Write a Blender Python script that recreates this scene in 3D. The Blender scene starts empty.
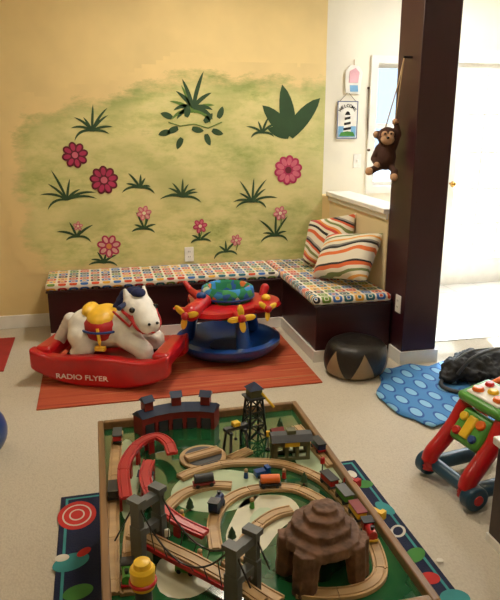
import bpy, bmesh, math, random
from mathutils import Vector, Matrix, noise
PI=math.pi; R=math.radians
random.seed(11)
scene=bpy.context.scene; C=scene.collection
FP=640.0; PITCH=R(15.7); YAW=R(13.5); CH=1.5
fh=Vector((math.sin(YAW),math.cos(YAW),0)); rt=Vector((math.cos(YAW),-math.sin(YAW),0)); zz=Vector((0,0,1))
CF=fh*math.cos(PITCH)-zz*math.sin(PITCH); CU=fh*math.sin(PITCH)+zz*math.cos(PITCH); CP=Vector((0,0,CH))
def ray(px,py): return CF+rt*((px-250)/FP)+CU*((300-py)/FP)
def at(px,py,z=0.0):
    d=ray(px,py); return CP+d*((z-CH)/d.z)
def aty(px,py,y):
    d=ray(px,py); return CP+d*(y/d.y)
def atx(px,py,x):
    d=ray(px,py); return CP+d*(x/d.x)
# ---------------------------------------------------------------- materials
def lin(c):
    r=[]
    for v in c:
        v=v/255.0; r.append(v/12.92 if v<=.04045 else ((v+.055)/1.055)**2.4)
    return (r[0],r[1],r[2],1)
class NT:
    def __init__(s,name,rough=.6,metal=0,coat=0,sheen=0):
        s.m=bpy.data.materials.new(name); s.m.use_nodes=True; s.t=s.m.node_tree
        s.b=s.t.nodes['Principled BSDF']; s.b.inputs['Roughness'].default_value=rough; s.b.inputs['Metallic'].default_value=metal
        s.b.inputs['Coat Weight'].default_value=coat
        s.b.inputs['Sheen Weight'].default_value=sheen
        s.tc=s.t.nodes.new('ShaderNodeTexCoord')
    def put(s,inp,v):
        if isinstance(v,bpy.types.NodeSocket): s.t.links.new(v,inp)
        else: inp.default_value=v
    def obj(s): return s.tc.outputs['Object']
    def xyz(s,v=None):
        n=s.t.nodes.new('ShaderNodeSeparateXYZ'); s.put(n.inputs[0],v or s.obj()); return n.outputs
    def comb(s,x,y,z):
        n=s.t.nodes.new('ShaderNodeCombineXYZ')
        for i,v in enumerate((x,y,z)): s.put(n.inputs[i],v)
        return n.outputs[0]
    def ma(s,op,a,b=0.0,c=0.0):
        n=s.t.nodes.new('ShaderNodeMath'); n.operation=op
        s.put(n.inputs[0],a); s.put(n.inputs[1],b); s.put(n.inputs[2],c); return n.outputs[0]
    def scale(s,v,sc):
        n=s.t.nodes.new('ShaderNodeMapping'); s.put(n.inputs[0],v); n.inputs['Scale'].default_value=sc; return n.outputs[0]
    def noise(s,v,sc,det=3,ro=.5):
        n=s.t.nodes.new('ShaderNodeTexNoise'); s.put(n.inputs['Vector'],v); n.inputs['Scale'].default_value=sc
        n.inputs['Detail'].default_value=det; n.inputs['Roughness'].default_value=ro; return n.outputs['Fac']
    def voro(s,v,sc,feat='F1'):
        n=s.t.nodes.new('ShaderNodeTexVoronoi'); s.put(n.inputs['Vector'],v); n.inputs['Scale'].default_value=sc; n.feature=feat; return n.outputs['Distance']
    def wn(s,v):
        n=s.t.nodes.new('ShaderNodeTexWhiteNoise'); s.put(n.inputs['Vector'],v); return n.outputs['Value']
    def ramp(s,f,stops,const=False):
        n=s.t.nodes.new('ShaderNodeValToRGB'); s.put(n.inputs[0],f); e=n.color_ramp.elements
        if const: n.color_ramp.interpolation='CONSTANT'
        while len(e)<len(stops): e.new(.5)
        for i,(p,c) in enumerate(stops): e[i].position=p; e[i].color=lin(c)
        return n.outputs[0]
    def mix(s,f,a,b):
        n=s.t.nodes.new('ShaderNodeMixRGB'); s.put(n.inputs[0],f)
        for i,v in ((1,a),(2,b)): s.put(n.inputs[i],v if isinstance(v,bpy.types.NodeSocket) else lin(v))
        return n.outputs[0]
    def col(s,c): s.put(s.b.inputs['Base Color'],c if isinstance(c,bpy.types.NodeSocket) else lin(c)); return s
    def bump(s,h,st=.3,d=.01):
        n=s.t.nodes.new('ShaderNodeBump'); s.put(n.inputs['Height'],h); n.inputs['Strength'].default_value=st; n.inputs['Distance'].default_value=d
        s.t.links.new(n.outputs[0],s.b.inputs['Normal'])
def mat(name,c,rough=.5,var=.06,vs=12,bump=0,bs=80,metal=0,coat=0,sheen=0):
    n=NT(name,rough,metal,coat,sheen)
    a=[max(0,v*(1-var)) for v in c]; b=[min(255,v*(1+var)) for v in c]
    n.col(n.ramp(n.noise(n.obj(),vs),[(.3,a),(.7,b)]))
    if bump: n.bump(n.noise(n.obj(),bs,2),bump,.004)
    return n.m
def wood(name,c,dark=.75,axis=1,sc=30,rough=.5):
    n=NT(name,rough); s=[sc,sc,sc]; s[axis]=sc*.08
    f=n.noise(n.scale(n.obj(),s),1.0,4,.6)
    n.col(n.ramp(f,[(.3,[v*dark for v in c]),(.7,c)])); n.bump(f,.1,.002)
    return n.m
M={}
WALLC=(226,202,144)
M['wall']=mat('yellow_wall_paint',WALLC,.75,.03,3,.08,200)
M['white_wall']=mat('white_wall_paint',(232,226,210),.7,.02,3,.08,200)
M['cream_wall']=mat('cream_wall_paint',(222,204,162),.7,.02,3,.08,200)
M['ceiling']=mat('ceiling_paint',(235,228,212),.8,.02)
M['trim']=mat('white_trim_paint',(232,230,224),.4,.02)
M['maroon']=mat('maroon_paint',(50,15,24),.42,.08,6)
M['maroon_wood']=wood('maroon_bench_wood',(54,17,21),.7,0,10,.38)
def m_carpet():
    n=NT('beige_loop_carpet',.95); v=n.voro(n.scale(n.obj(),(1,.7,1)),150); k=n.noise(n.obj(),2.2,3)
    c=n.mix(k,(196,186,168),(208,199,182)); d=n.mix(n.ma('MULTIPLY',v,.35),c,(150,138,120))
    n.col(d); n.bump(n.ma('SUBTRACT',1.0,v),.35,.004); return n.m
M['carpet']=m_carpet()
def m_tile():
    n=NT('entry_tile',.35); x=n.xyz(); 
    gx=n.ma('ABSOLUTE',n.ma('SUBTRACT',n.ma('FRACT',n.ma('MULTIPLY',x[0],3.2)),.5)); gy=n.ma('ABSOLUTE',n.ma('SUBTRACT',n.ma('FRACT',n.ma('MULTIPLY',x[1],3.2)),.5))
    g=n.ma('GREATER_THAN',n.ma('MAXIMUM',gx,gy),.485)
    n.col(n.mix(g,n.mix(n.noise(n.obj(),7),(208,204,196),(192,188,180)),(160,156,150))); return n.m
M['tile']=m_tile()
def m_cushion():
    n=NT('retro_oval_print_fabric',.85,sheen=.2); x=n.xyz()
    a=n.ma('MULTIPLY',x[0],13.5); b=n.ma('MULTIPLY',n.ma('SUBTRACT',x[1],x[2]),13.5)
    ca=n.ma('FLOOR',a); cb=n.ma('FLOOR',b)
    fa=n.ma('ABSOLUTE',n.ma('SUBTRACT',n.ma('FRACT',a),.5)); fb=n.ma('ABSOLUTE',n.ma('SUBTRACT',n.ma('FRACT',b),.5))
    d=n.ma('POWER',n.ma('ADD',n.ma('POWER',n.ma('MULTIPLY',fa,1.0),4),n.ma('POWER',fb,4)),.25)
    pal=[(0,(206,74,30)),(.17,(30,100,116)),(.33,(220,166,50)),(.47,(104,136,48)),(.6,(28,26,34)),(.73,(168,32,32)),(.86,(44,100,176))]
    c1=n.ramp(n.wn(n.comb(ca,cb,0.0)),pal,True); c2=n.ramp(n.wn(n.comb(ca,cb,7.0)),pal,True)
    k=n.mix(n.ma('LESS_THAN',d,.42),(222,216,200),c1); k=n.mix(n.ma('LESS_THAN',d,.20),k,(232,226,210)); k=n.mix(n.ma('LESS_THAN',d,.15),k,c2)
    n.col(k); n.bump(n.noise(n.obj(),400),.15,.002); return n.m
M['cushion']=m_cushion()
def m_orange():
    n=NT('orange_striped_rug_wool',.95); x=n.xyz(); w=n.noise(n.obj(),25,2)
    y=n.ma('ADD',x[1],n.ma('MULTIPLY',w,.004))
    s=n.noise(n.comb(n.ma('MULTIPLY',x[0],.6),n.ma('MULTIPLY',y,38),0.0),1.0,3,.7)
    c=n.ramp(s,[(.30,(108,40,28)),(.42,(168,66,42)),(.5,(188,88,54)),(.58,(172,70,44)),(.66,(204,134,84)),(.74,(128,46,32))])
    n.col(c); n.bump(n.noise(n.scale(n.obj(),(40,160,1)),3),.5,.004); return n.m
M['orange_rug']=m_orange()
def m_blue():
    n=NT('blue_oval_print_rug_cloth',.8); x=n.xyz()
    a=n.ma('MULTIPLY',x[0],10.0); b=n.ma('MULTIPLY',x[1],6.0)
    b2=n.ma('ADD',b,n.ma('MULTIPLY',n.ma('MODULO',n.ma('FLOOR',n.ma('ADD',a,50.0)),2.0),.5))
    fa=n.ma('ABSOLUTE',n.ma('SUBTRACT',n.ma('FRACT',a),.5)); fb=n.ma('ABSOLUTE',n.ma('SUBTRACT',n.ma('FRACT',b2),.5))
    d=n.ma('SQRT',n.ma('ADD',n.ma('POWER',n.ma('MULTIPLY',fa,1.2),2.0),n.ma('POWER',fb,2.0)))
    n.col(n.ramp(d,[(0,(128,180,214)),(.30,(26,80,152)),(.40,(62,126,186))],True)); n.bump(n.noise(n.obj(),250),.2,.002); return n.m
M['blue_rug']=m_blue()
def m_stripe(name,stops,ang,sc):
    n=NT(name,.85,sheen=.2); x=n.xyz(); w=n.noise(n.obj(),4,1)
    v=n.ma('ADD',n.ma('ADD',n.ma('MULTIPLY',x[0],math.cos(ang)*sc),n.ma('MULTIPLY',x[1],math.sin(ang)*sc)),n.ma('MULTIPLY',w,.35))
    n.col(n.ramp(n.ma('FRACT',v),stops,True)); n.bump(n.noise(n.obj(),300),.15,.002); return n.m
W_=(224,216,198)
M['pillow_a']=m_stripe('pillow_stripes_bright',[(0,W_),(.08,(214,92,44)),(.18,W_),(.27,(34,28,28)),(.34,W_),(.42,(196,60,50)),(.49,(226,140,60)),(.55,W_),(.63,(120,130,70)),(.70,W_),(.77,(210,90,50)),(.83,(30,26,28)),(.88,(150,146,140)),(.93,W_)],R(62),3.8)
M['pillow_b']=m_stripe('pillow_stripes_pale',[(0,W_),(.10,(220,110,50)),(.19,W_),(.27,(34,28,28)),(.33,(130,130,124)),(.38,W_),(.47,(226,160,70)),(.53,W_),(.62,(112,126,72)),(.68,W_),(.76,(214,100,50)),(.84,(40,32,30)),(.89,W_)],R(102),3.8)
def m_mural():
    n=NT('mural_green_wash',.75)
    at_=n.t.nodes.new('ShaderNodeAttribute'); at_.attribute_name='cov'
    s=n.noise(n.scale(n.obj(),(4,1,9)),1.0,6,.72); big=n.noise(n.scale(n.obj(),(1.6,1,2.6)),1.0,4,.6)
    g=n.ramp(s,[(.28,(136,148,80)),(.42,(176,182,110)),(.54,(206,202,136)),(.64,(218,208,148)),(.76,(166,176,104))])
    g=n.mix(n.ramp(big,[(.38,(0,0,0)),(.64,(225,225,225))]),g,(218,206,146))
    at2=n.t.nodes.new('ShaderNodeAttribute'); at2.attribute_name='dark'
    g=n.mix(n.ma('MINIMUM',n.ma('MULTIPLY',at2.outputs['Fac'],n.ma('MULTIPLY',s,1.35)),1.0),g,(116,140,70))
    wallc=n.ramp(n.noise(n.obj(),3),[(.3,[v*.97 for v in WALLC]),(.7,[min(255,v*1.03) for v in WALLC])])
    st=n.noise(n.scale(n.obj(),(5,1,14)),1.0,5,.75)
    f=n.ma('MULTIPLY',n.ma('ADD',at_.outputs['Fac'],n.ma('MULTIPLY',n.ma('SUBTRACT',st,.75),2.0)),1.5); n2=n.ma('MINIMUM',n.ma('MAXIMUM',f,0.0),1.0)
    n.col(n.mix(n2,wallc,g)); return n.m
M['mural']=m_mural()
P=lambda k,c,r=.4,**kw: M.__setitem__(k,mat(k,c,r,**kw))
P('painted_dark_green',(44,74,42),.7); P('painted_mid_green',(92,124,52),.7); P('painted_maroon',(96,24,38),.7); P('painted_magenta',(170,44,84),.7)
P('painted_pink',(200,100,120),.7); P('painted_pale_pink',(214,160,150),.7); P('painted_cream',(228,216,180),.7); P('painted_orange',(206,130,66),.7)
P('red_plastic',(182,18,26),.28,coat=.3); P('blue_plastic',(12,62,132),.3,coat=.3); P('teal_plastic',(18,62,84),.35); P('navy_plastic',(26,40,84),.35)
P('yellow_plastic',(232,188,44),.35); P('green_plastic',(78,148,56),.35); P('orange_plastic',(228,108,34),.35); P('white_plastic',(232,230,224),.35)
P('black_plastic',(24,24,26),.4); P('white_plush',(226,222,214),.7,bump=.2,bs=120); P('brown_plush',(66,38,26),.95,bump=.8,bs=150); P('tan_plush',(186,146,112),.95,bump=.6,bs=150)
P('navy_plush',(26,36,80),.9,bump=.6,bs=120); P('yellow_vinyl',(236,186,54),.4); P('red_vinyl',(178,24,30),.4); P('black_fabric',(14,14,15),.7,bump=.5,bs=60)
P('grey_plastic',(92,96,96),.5); P('dark_grey',(54,56,60),.5); P('slate_roof',(40,54,84),.4); P('brick_red',(126,34,30),.5); P('olive_paint',(92,92,62),.55)
P('rock',(104,76,60),.75,var=.25,vs=25,bump=.5,bs=50); P('navy_rug_pile',(24,32,62),.95,bump=.6,bs=200); P('rug_red',(190,48,44),.95); P('rug_white',(206,200,188),.95)
P('rug_teal',(60,138,140),.95); P('rug_green',(70,130,60),.95); P('red_rug_pile',(160,44,36),.95); P('cord_brown',(80,60,44),.8); P('cord_tan',(196,168,130),.8)
P('pale_paint',(166,182,148),.35); P('sand_paint',(192,188,160),.35); P('glossy_black',(12,12,14),.15)
P('pink_paper',(220,170,180),.6); P('sky_paint',(120,170,210),.5); P('concrete',(215,213,208),.8)
def m_board():
    n=NT('green_lacquered_board',.1,coat=.9); b=n.noise(n.obj(),5,3)
    n.col(n.ramp(b,[(.35,(18,66,40)),(.55,(28,88,50)),(.7,(48,106,58))])); return n.m
M['board']=m_board()
M['table_wood']=wood('honey_table_wood',(150,112,72),.72,1,22,.35)
M['track_wood']=wood('pale_beech_track',(196,160,112),.82,0,25,.45)
M['track_red']=mat('red_track_paint',(170,26,30),.35)
M['dark_wood']=wood('dark_brown_wood',(54,30,20),.6,2,20,.35)
def m_pouf():
    n=NT('pouf_leather_patches',.42); x=n.xyz()
    a=n.ma('DIVIDE',n.ma('ARCTAN2',x[1],x[0]),2*PI); f=n.ma('FRACT',n.ma('ADD',n.ma('MULTIPLY',a,6.0),.35))
    tri=n.ma('MULTIPLY',n.ma('ABSOLUTE',n.ma('SUBTRACT',f,.5)),2.0)
    m=n.ma('LESS_THAN',n.ma('ADD',n.ma('MULTIPLY',tri,.85),n.ma('MULTIPLY',x[2],4.4)),.78)
    m2=n.ma('GREATER_THAN',x[2],.012)
    n.col(n.mix(n.ma('MULTIPLY',m,m2),n.mix(n.noise(n.obj(),9),(24,18,16),(16,13,12)),(142,120,90))); n.bump(n.noise(n.obj(),25),.5,.01); return n.m
M['pouf']=m_pouf()
def m_seat():
    n=NT('jungle_print_seat_cloth',.85); v=n.t.nodes.new('ShaderNodeTexVoronoi'); v.inputs['Scale'].default_value=24; n.put(v.inputs['Vector'],n.obj())
    x=n.xyz(v.outputs['Color'])
    n.col(n.ramp(x[0],[(0,(30,120,80)),(.3,(50,130,190)),(.5,(190,200,180)),(.56,(40,90,160)),(.8,(210,110,50)),(.86,(60,140,80))],True)); return n.m
M['seat']=m_seat()
def m_glass(name,c):
    m=bpy.data.materials.new(name); m.use_nodes=True; t=m.node_tree; o=t.nodes['Material Output']
    tr=t.nodes.new('ShaderNodeBsdfTransparent'); tr.inputs[0].default_value=c; g=t.nodes.new('ShaderNodeBsdfGlossy'); g.inputs['Roughness'].default_value=.03; x=t.nodes.new('ShaderNodeMixShader'); x.inputs[0].default_value=.06
    t.links.new(tr.outputs[0],x.inputs[1]); t.links.new(g.outputs[0],x.inputs[2]); t.links.new(x.outputs[0],o.inputs[0]); return m
M['glass']=m_glass('clear_pane_glass',(1,1,1,1)); M['sky_dim']=m_glass('sky_dimming_glass',(.27,.30,.325,1))  # window pane colour stands in for dimmer daylight, pulling bright sky to blue grey
# ---------------------------------------------------------------- mesh helpers
class MB:
    def __init__(s): s.bm=bmesh.new()
    def add(s,vs,fs,T=None):
        v=[s.bm.verts.new((T@Vector(p)) if T else p) for p in vs]
        for f in fs:
            try: s.bm.faces.new([v[i] for i in f])
            except ValueError: pass
        return s
    def box(s,c,d,rz=0,T=None):
        x,y,z=d[0]/2,d[1]/2,d[2]/2; m=Matrix.Translation(c)@Matrix.Rotation(rz,4,'Z')
        if T: m=T@m
        vs=[(a*x,b*y,e*z) for a in(-1,1) for b in(-1,1) for e in(-1,1)]
        return s.add(vs,[(0,1,3,2),(4,6,7,5),(0,4,5,1),(2,3,7,6),(0,2,6,4),(1,5,7,3)],m)
    def bb(s,a,b): return s.box([(a[i]+b[i])/2 for i in range(3)],[abs(b[i]-a[i]) for i in range(3)])
    def cone(s,p0,p1,r0,r1=None,n=16):
        r1=r0 if r1 is None else r1; p0=Vector(p0); p1=Vector(p1); d=(p1-p0); q=d.to_track_quat('Z','Y').to_matrix()
        vs=[]; 
        for p,r in((p0,r0),(p1,r1)):
            for i in range(n): a=2*PI*i/n; vs.append(p+q@Vector((r*math.cos(a),r*math.sin(a),0)))
        fs=[(i,(i+1)%n,n+(i+1)%n,n+i) for i in range(n)]+[tuple(range(n-1,-1,-1)),tuple(range(n,2*n))]
        return s.add(vs,fs)
    def ball(s,c,r,M3=None,n=16):
        if not hasattr(r,'__len__'): r=(r,r,r)
        vs=[(0,0,1)]; k=n//2
        for j in range(1,k):
            t=PI*j/k
            for i in range(n): a=2*PI*i/n; vs.append((math.sin(t)*math.cos(a),math.sin(t)*math.sin(a),math.cos(t)))
        vs.append((0,0,-1)); fs=[]
        for i in range(n): fs.append((0,1+i,1+(i+1)%n))
        for j in range(k-2):
            for i in range(n):
                a=1+j*n+i; b=1+j*n+(i+1)%n; fs.append((a,a+n,b+n,b))
        L=len(vs)-1
        for i in range(n): fs.append((L,L-n+(i+1)%n,L-n+i))
        m=Matrix.Translation(c)@((M3.to_4x4()) if M3 else Matrix.Identity(4))@Matrix.Diagonal((r[0],r[1],r[2],1))
        return s.add(vs,fs,m)
    def capsule(s,p0,p1,r0,r1=None,n=14):
        r1=r0 if r1 is None else r1; s.cone(p0,p1,r0,r1,n); s.ball(p0,r0,n=n); s.ball(p1,r1,n=n); return s
    def tube(s,pts,r,n=8,closed=False):
        pts=[Vector(p) for p in pts]; L=len(pts); rings=[]; up=Vector((0,0,1))
        for i,p in enumerate(pts):
            a=pts[(i-1)%L] if (closed or i>0) else p; b=pts[(i+1)%L] if (closed or i<L-1) else p
            t=(b-a).normalized(); sd=t.cross(up)
            if sd.length<.05: sd=t.cross(Vector((0,1,0)))
            sd.normalize(); u=sd.cross(t); rr=r[i] if hasattr(r,'__len__') else r
            rings.append([s.bm.verts.new(p+sd*rr*math.cos(2*PI*k/n)+u*rr*math.sin(2*PI*k/n)) for k in range(n)])
        for i in range(L if closed else L-1):
            A=rings[i];B=rings[(i+1)%L]
            for k in range(n): s.bm.faces.new((A[k],A[(k+1)%n],B[(k+1)%n],B[k]))
        if not closed: s.bm.faces.new(rings[0][::-1]); s.bm.faces.new(rings[-1])
        return s
    def sweep(s,pts,prof,closed=False):
        pts=[Vector(p) for p in pts]; L=len(pts); rings=[]; n=len(prof)
        for i,p in enumerate(pts):
            a=pts[(i-1)%L] if (closed or i>0) else p; b=pts[(i+1)%L] if (closed or i<L-1) else p
            t=(b-a); t.z=0; t.normalize(); sd=Vector((t.y,-t.x,0))
            rings.append([s.bm.verts.new(p+sd*q[0]+Vector((0,0,q[1]))) for q in prof])
        for i in range(L if closed else L-1):
            A=rings[i];B=rings[(i+1)%L]
            for k in range(n): s.bm.faces.new((A[k],A[(k+1)%n],B[(k+1)%n],B[k]))
        if not closed: s.bm.faces.new(rings[0][::-1]); s.bm.faces.new(rings[-1])
        return s
    def lathe(s,prof,c=(0,0,0),n=40,T=None,sx=1,sy=1):
        vs=[];fs=[];k=len(prof)
        for i in range(n):
            a=2*PI*i/n
            for r,z in prof: vs.append((c[0]+r*sx*math.cos(a),c[1]+r*sy*math.sin(a),c[2]+z))
        for i in range(n):
            for j in range(k-1):
                a=i*k+j; b=((i+1)%n)*k+j; fs.append((a,b,b+1,a+1))
        s.add(vs,fs,T); return s
    def prism(s,pts,h0,h1,T=None):
        n=len(pts); vs=[(p[0],p[1],h0) for p in pts]+[(p[0],p[1],h1) for p in pts]
        fs=[(i,(i+1)%n,n+(i+1)%n,n+i) for i in range(n)]+[tuple(range(n-1,-1,-1)),tuple(range(n,2*n))]
        return s.add(vs,fs,T)
    def build(s,name,m,parent=None,bevel=0,seg=2,remesh=0,smooth=35,sub=0,origin=None,weld=True):
        if weld: bmesh.ops.remove_doubles(s.bm,verts=s.bm.verts,dist=1e-6)
        bmesh.ops.recalc_face_normals(s.bm,faces=s.bm.faces)
        if origin is not None: bmesh.ops.translate(s.bm,verts=s.bm.verts,vec=-Vector(origin))
        me=bpy.data.meshes.new(name); s.bm.to_mesh(me); s.bm.free(); me.materials.append(m if not isinstance(m,str) else M[m])
        for p in me.polygons: p.use_smooth=True
        if not remesh: me.set_sharp_from_angle(angle=R(smooth))
        o=bpy.data.objects.new(name,me); C.objects.link(o)
        if origin is not None: o.location=origin
        if parent: o.parent=parent
        if remesh:
            d=o.modifiers.new('r','REMESH'); d.mode='VOXEL'; d.voxel_size=remesh; d.use_smooth_shade=True
            d=o.modifiers.new('s','SMOOTH'); d.iterations=4; d.factor=.6
        if bevel:
            d=o.modifiers.new('b','BEVEL'); d.width=bevel; d.segments=seg; d.limit_method='ANGLE'; d.angle_limit=R(40)
        if sub: d=o.modifiers.new('u','SUBSURF'); d.levels=sub; d.render_levels=sub
        return o
def tag(o,label,cat,group=None,kind=None):
    o['label']=label; o['category']=cat
    if group: o['group']=group
    if kind: o['kind']=kind
    return o
def thing(name,label,cat,loc=(0,0,0),rz=0,group=None):
    o=bpy.data.objects.new(name,None); C.objects.link(o); o.location=loc; o.rotation_euler=(0,0,rz); o.empty_display_size=.05
    return tag(o,label,cat,group)
def struct(o): o['kind']='structure'; return o
def text(name,body,size,m,parent,T,sx=1,ext=.001):
    cu=bpy.data.curves.new(name,'FONT'); cu.body=body; cu.size=size; cu.extrude=ext; cu.align_x='CENTER'; cu.align_y='CENTER'; cu.offset=size*.015
    t=bpy.data.objects.new(name,cu); C.objects.link(t); bpy.context.view_layer.update()
    me=bpy.data.meshes.new_from_object(t.evaluated_get(bpy.context.evaluated_depsgraph_get())); bpy.data.objects.remove(t)
    me.transform(T@Matrix.Diagonal((sx,1,1,1))); me.materials.clear(); me.materials.append(M[m]); me.name=name
    o=bpy.data.objects.new(name,me); C.objects.link(o); o.parent=parent; return o
def catmull(pts,step=.008,closed=False):
    pts=[Vector(p) for p in pts]; n=len(pts); out=[]
    for i in range(n if closed else n-1):
        if closed: a,b,c,d=pts[(i-1)%n],pts[i],pts[(i+1)%n],pts[(i+2)%n]
        else: a,b,c,d=pts[max(i-1,0)],pts[i],pts[i+1],pts[min(i+2,n-1)]
        k=max(2,int((c-b).length/step))
        for j in range(k):
            t=j/k; out.append(.5*((2*b)+(c-a)*t+(2*a-5*b+4*c-d)*t*t+(3*b-a-3*c+d)*t**3))
    if not closed: out.append(pts[-1])
    return out
# ================================================================ ROOM
BY=4.85; RX=1.82; EY=5.2; CZ=2.7; MX=1.755
struct(MB().bb((-2.4,-1.6,-.1),(4.7,4.97,0)).build('floor','carpet'))
o=MB().bb((1.96,3.82,.0005),(4.7,EY+.12,.006)).build('floor_entry','tile'); struct(o)
struct(MB().bb((-2.4,-1.6,CZ),(4.7,EY+.12,CZ+.1)).build('ceiling','ceiling'))
w=MB(); w.bb((-2.4,BY,0),(MX,BY+.12,CZ)); w.bb((MX,BY,0),(RX+.13,BY+.12,.92)); struct(w.build('wall_back','wall',weld=False))
struct(MB().bb((RX,3.78,0),(RX+.13,BY,.92)).build('wall_half','cream_wall'))
struct(MB().bb((-2.5,-1.6,0),(-2.4,BY+.12,CZ)).build('wall_left','wall'))
struct(MB().bb((-2.5,-1.7,0),(4.8,-1.6,CZ)).build('wall_front','wall'))
struct(MB().bb((4.7,-1.6,0),(4.8,EY+.12,CZ)).build('wall_right','white_wall'))
WX0,WX1,WZ0,WZ1=2.33,2.9,.95,1.95
DX0,DX1,DZ=3.06,3.98,1.98
w=MB()
w.bb((MX-.3,EY,0),(WX0,EY+.12,CZ)); w.bb((WX0,EY,0),(WX1,EY+.12,WZ0)); w.bb((WX0,EY,WZ1),(WX1,EY+.12,CZ)); w.bb((WX1,EY,0),(DX0,EY+.12,CZ))
w.bb((DX0,EY,DZ),(DX1,EY+.12,CZ)); w.bb((DX1,EY,0),(4.7,EY+.12,CZ)); w.bb((MX-.3,BY+.12,0),(MX-.2,EY,CZ))
struct(w.build('wall_entry','white_wall',weld=False))
struct(MB().bb((RX-.035,3.78,.92),(RX+.165,BY,.955)).build('trim_1','trim',bevel=.006))
struct(MB().bb((RX-.015,3.78,.885),(RX,BY,.92)).build('trim_2','trim'))
struct(MB().bb((-2.4,BY-.016,0),(-.38,BY,.1)).build('baseboard_back','trim',bevel=.004))
struct(MB().bb((RX+.13,EY-.016,0),(DX0-.09,EY,.1)).build('baseboard_entry','trim',bevel=.004))
pl=struct(MB().bb((1.825,3.49,0),(2.06,3.78,CZ)).build('wall_pillar','maroon',bevel=.004))
b=MB(); b.bb((1.811,3.476,0),(2.074,3.49,.085)); b.bb((1.811,3.49,0),(1.825,3.645,.085)); b.bb((2.06,3.49,0),(2.074,3.79,.085))
struct(b.build('baseboard_pillar','trim',weld=False))
def framing(x0,x1,z0,z1,b,y0,y1,bottom=True):
    f=MB(); f.bb((x0-b,y0,z0-(b if bottom else 0)),(x0,y1,z1+b)); f.bb((x1,y0,z0-(b if bottom else 0)),(x1+b,y1,z1+b)); f.bb((x0,y0,z1),(x1,y1,z1+b))
    if bottom: f.bb((x0,y0,z0-b),(x1,y1,z0))
    return f
wr=bpy.data.objects.new('window_1',None); C.objects.link(wr); struct(wr)
framing(WX0,WX1,WZ0,WZ1,.06,EY-.02,EY-.0005).build('window_frame','trim',wr,weld=False)
f=framing(WX0+.032,WX1-.032,WZ0+.032,WZ1-.032,.03,EY+.05,EY+.08); zc=(WZ0+WZ1)/2; f.bb((WX0+.032,EY+.05,zc-.02),(WX1-.032,EY+.08,zc+.02)); f.build('window_sash','trim',wr,weld=False)
MB().bb((WX0+.01,EY+.062,WZ0+.01),(WX1-.01,EY+.066,WZ1-.01)).build('window_pane','sky_dim',wr)
dr=bpy.data.objects.new('door_1',None); C.objects.link(dr); struct(dr)
framing(DX0,DX1,0,DZ,.09,EY-.02,EY-.0005,False).build('door_frame','trim',dr,weld=False)
y0,y1=EY+.045,EY+.085
f=MB(); f.bb((DX0+.003,y0,.01),(DX0+.10,y1,DZ-.004)); f.bb((DX1-.10,y0,.01),(DX1-.003,y1,DZ-.004)); f.bb((DX0+.10,y0,DZ-.11),(DX1-.10,y1,DZ-.004)); f.bb((DX0+.10,y0,.01),(DX1-.10,y1,.25))
for i in(1,2): xm=DX0+.10+(DX1-DX0-.20)*i/3; f.bb((xm-.012,y0+.006,.25),(xm+.012,y1-.006,DZ-.11))
for i in(1,2,3,4): z=.25+(DZ-.36)*i/5; f.bb((DX0+.10,y0+.01,z-.012),(DX1-.10,y1-.01,z+.012))
f.build('door_leaf','trim',dr,weld=False)
MB().bb((DX0+.09,EY+.063,.24),(DX1-.09,EY+.066,DZ-.10)).build('door_pane','glass',dr)
k=MB(); k.cone((DX0+.05,EY+.045,.95),(DX0+.05,EY+.0,.95),.01); k.ball((DX0+.05,EY-.01,.95),.028); k.build('door_handle',mat('brass',(190,150,80),.25,metal=1),dr)
struct(MB().bb((-1,EY+.12,-.12),(14,30,-.02)).build('ground_outside','concrete'))
# ================================================================ MURAL
mr=thing('wall_mural','painted wall mural of green meadow with grass tufts and pink flowers above bench','mural',(0,BY,0))
YW=-.004
poly=[(44,104),(75,96),(110,88),(150,78),(200,66),(245,70),(280,74),(322,78),(330,200),(330,275),(45,275),(22,250),(8,190),(10,130),(20,108)]
pw=[(aty(a,b_,BY).x,aty(a,b_,BY).z) for a,b_ in poly]
def sd(x,z):
    ins=False; dm=9
    n=len(pw)
    for i in range(n):
        x1,z1=pw[i]; x2,z2=pw[(i+1)%n]
        if (z1>z)!=(z2>z) and x<(x2-x1)*(z-z1)/(z2-z1)+x1: ins=not ins
        dx,dz=x2-x1,z2-z1; t=max(0,min(1,((x-x1)*dx+(z-z1)*dz)/(dx*dx+dz*dz))); dm=min(dm,math.hypot(x-x1-t*dx,z-z1-t*dz))
    return dm if ins else -dm
x0=min(p[0] for p in pw)-.2; x1=MX; z0=.4; z1=max(p[1] for p in pw)+.2; nx=100; nz=60
vs=[];cv=[];dk=[]
for j in range(nz+1):
    for i in range(nx+1):
        x=x0+(x1-x0)*i/nx; z=z0+(z1-z0)*j/nz; s_=sd(x,z); s2=s_+.07*noise.noise((x*4,1,z*4))
        if x>MX-.2 and s_<.3: s2=max(s2,pw[6][1]-z+.06*noise.noise((x*5,0,0)))
        vs.append((x,YW,z)); cv.append(max(0,min(1.6,.35+s2/.15))); dk.append(max(0,1-max(s_,0)/.15)*(1.1 if z>1.3 else .5)*(1 if x<MX-.15 else .3)+.9*max(0,noise.noise((x*2.5,3,z*3))))
fs=[]
for j in range(nz):
    for i in range(nx):
        a=j*(nx+1)+i; q=(a,a+1,a+nx+2,a+nx+1)
        if max(cv[t] for t in q)>0: fs.append(q)
me=bpy.data.meshes.new('green_wash'); me.from_pydata(vs,[],fs)
for nm,dat in(('cov',cv),('dark',dk)):
    at_=me.attributes.new(nm,'FLOAT','POINT')
    for i,v in enumerate(dat): at_.data[i].value=min(1.6,v)
me.materials.append(M['mural']); gw=bpy.data.objects.new('green_wash',me); C.objects.link(gw); gw.parent=mr
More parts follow.
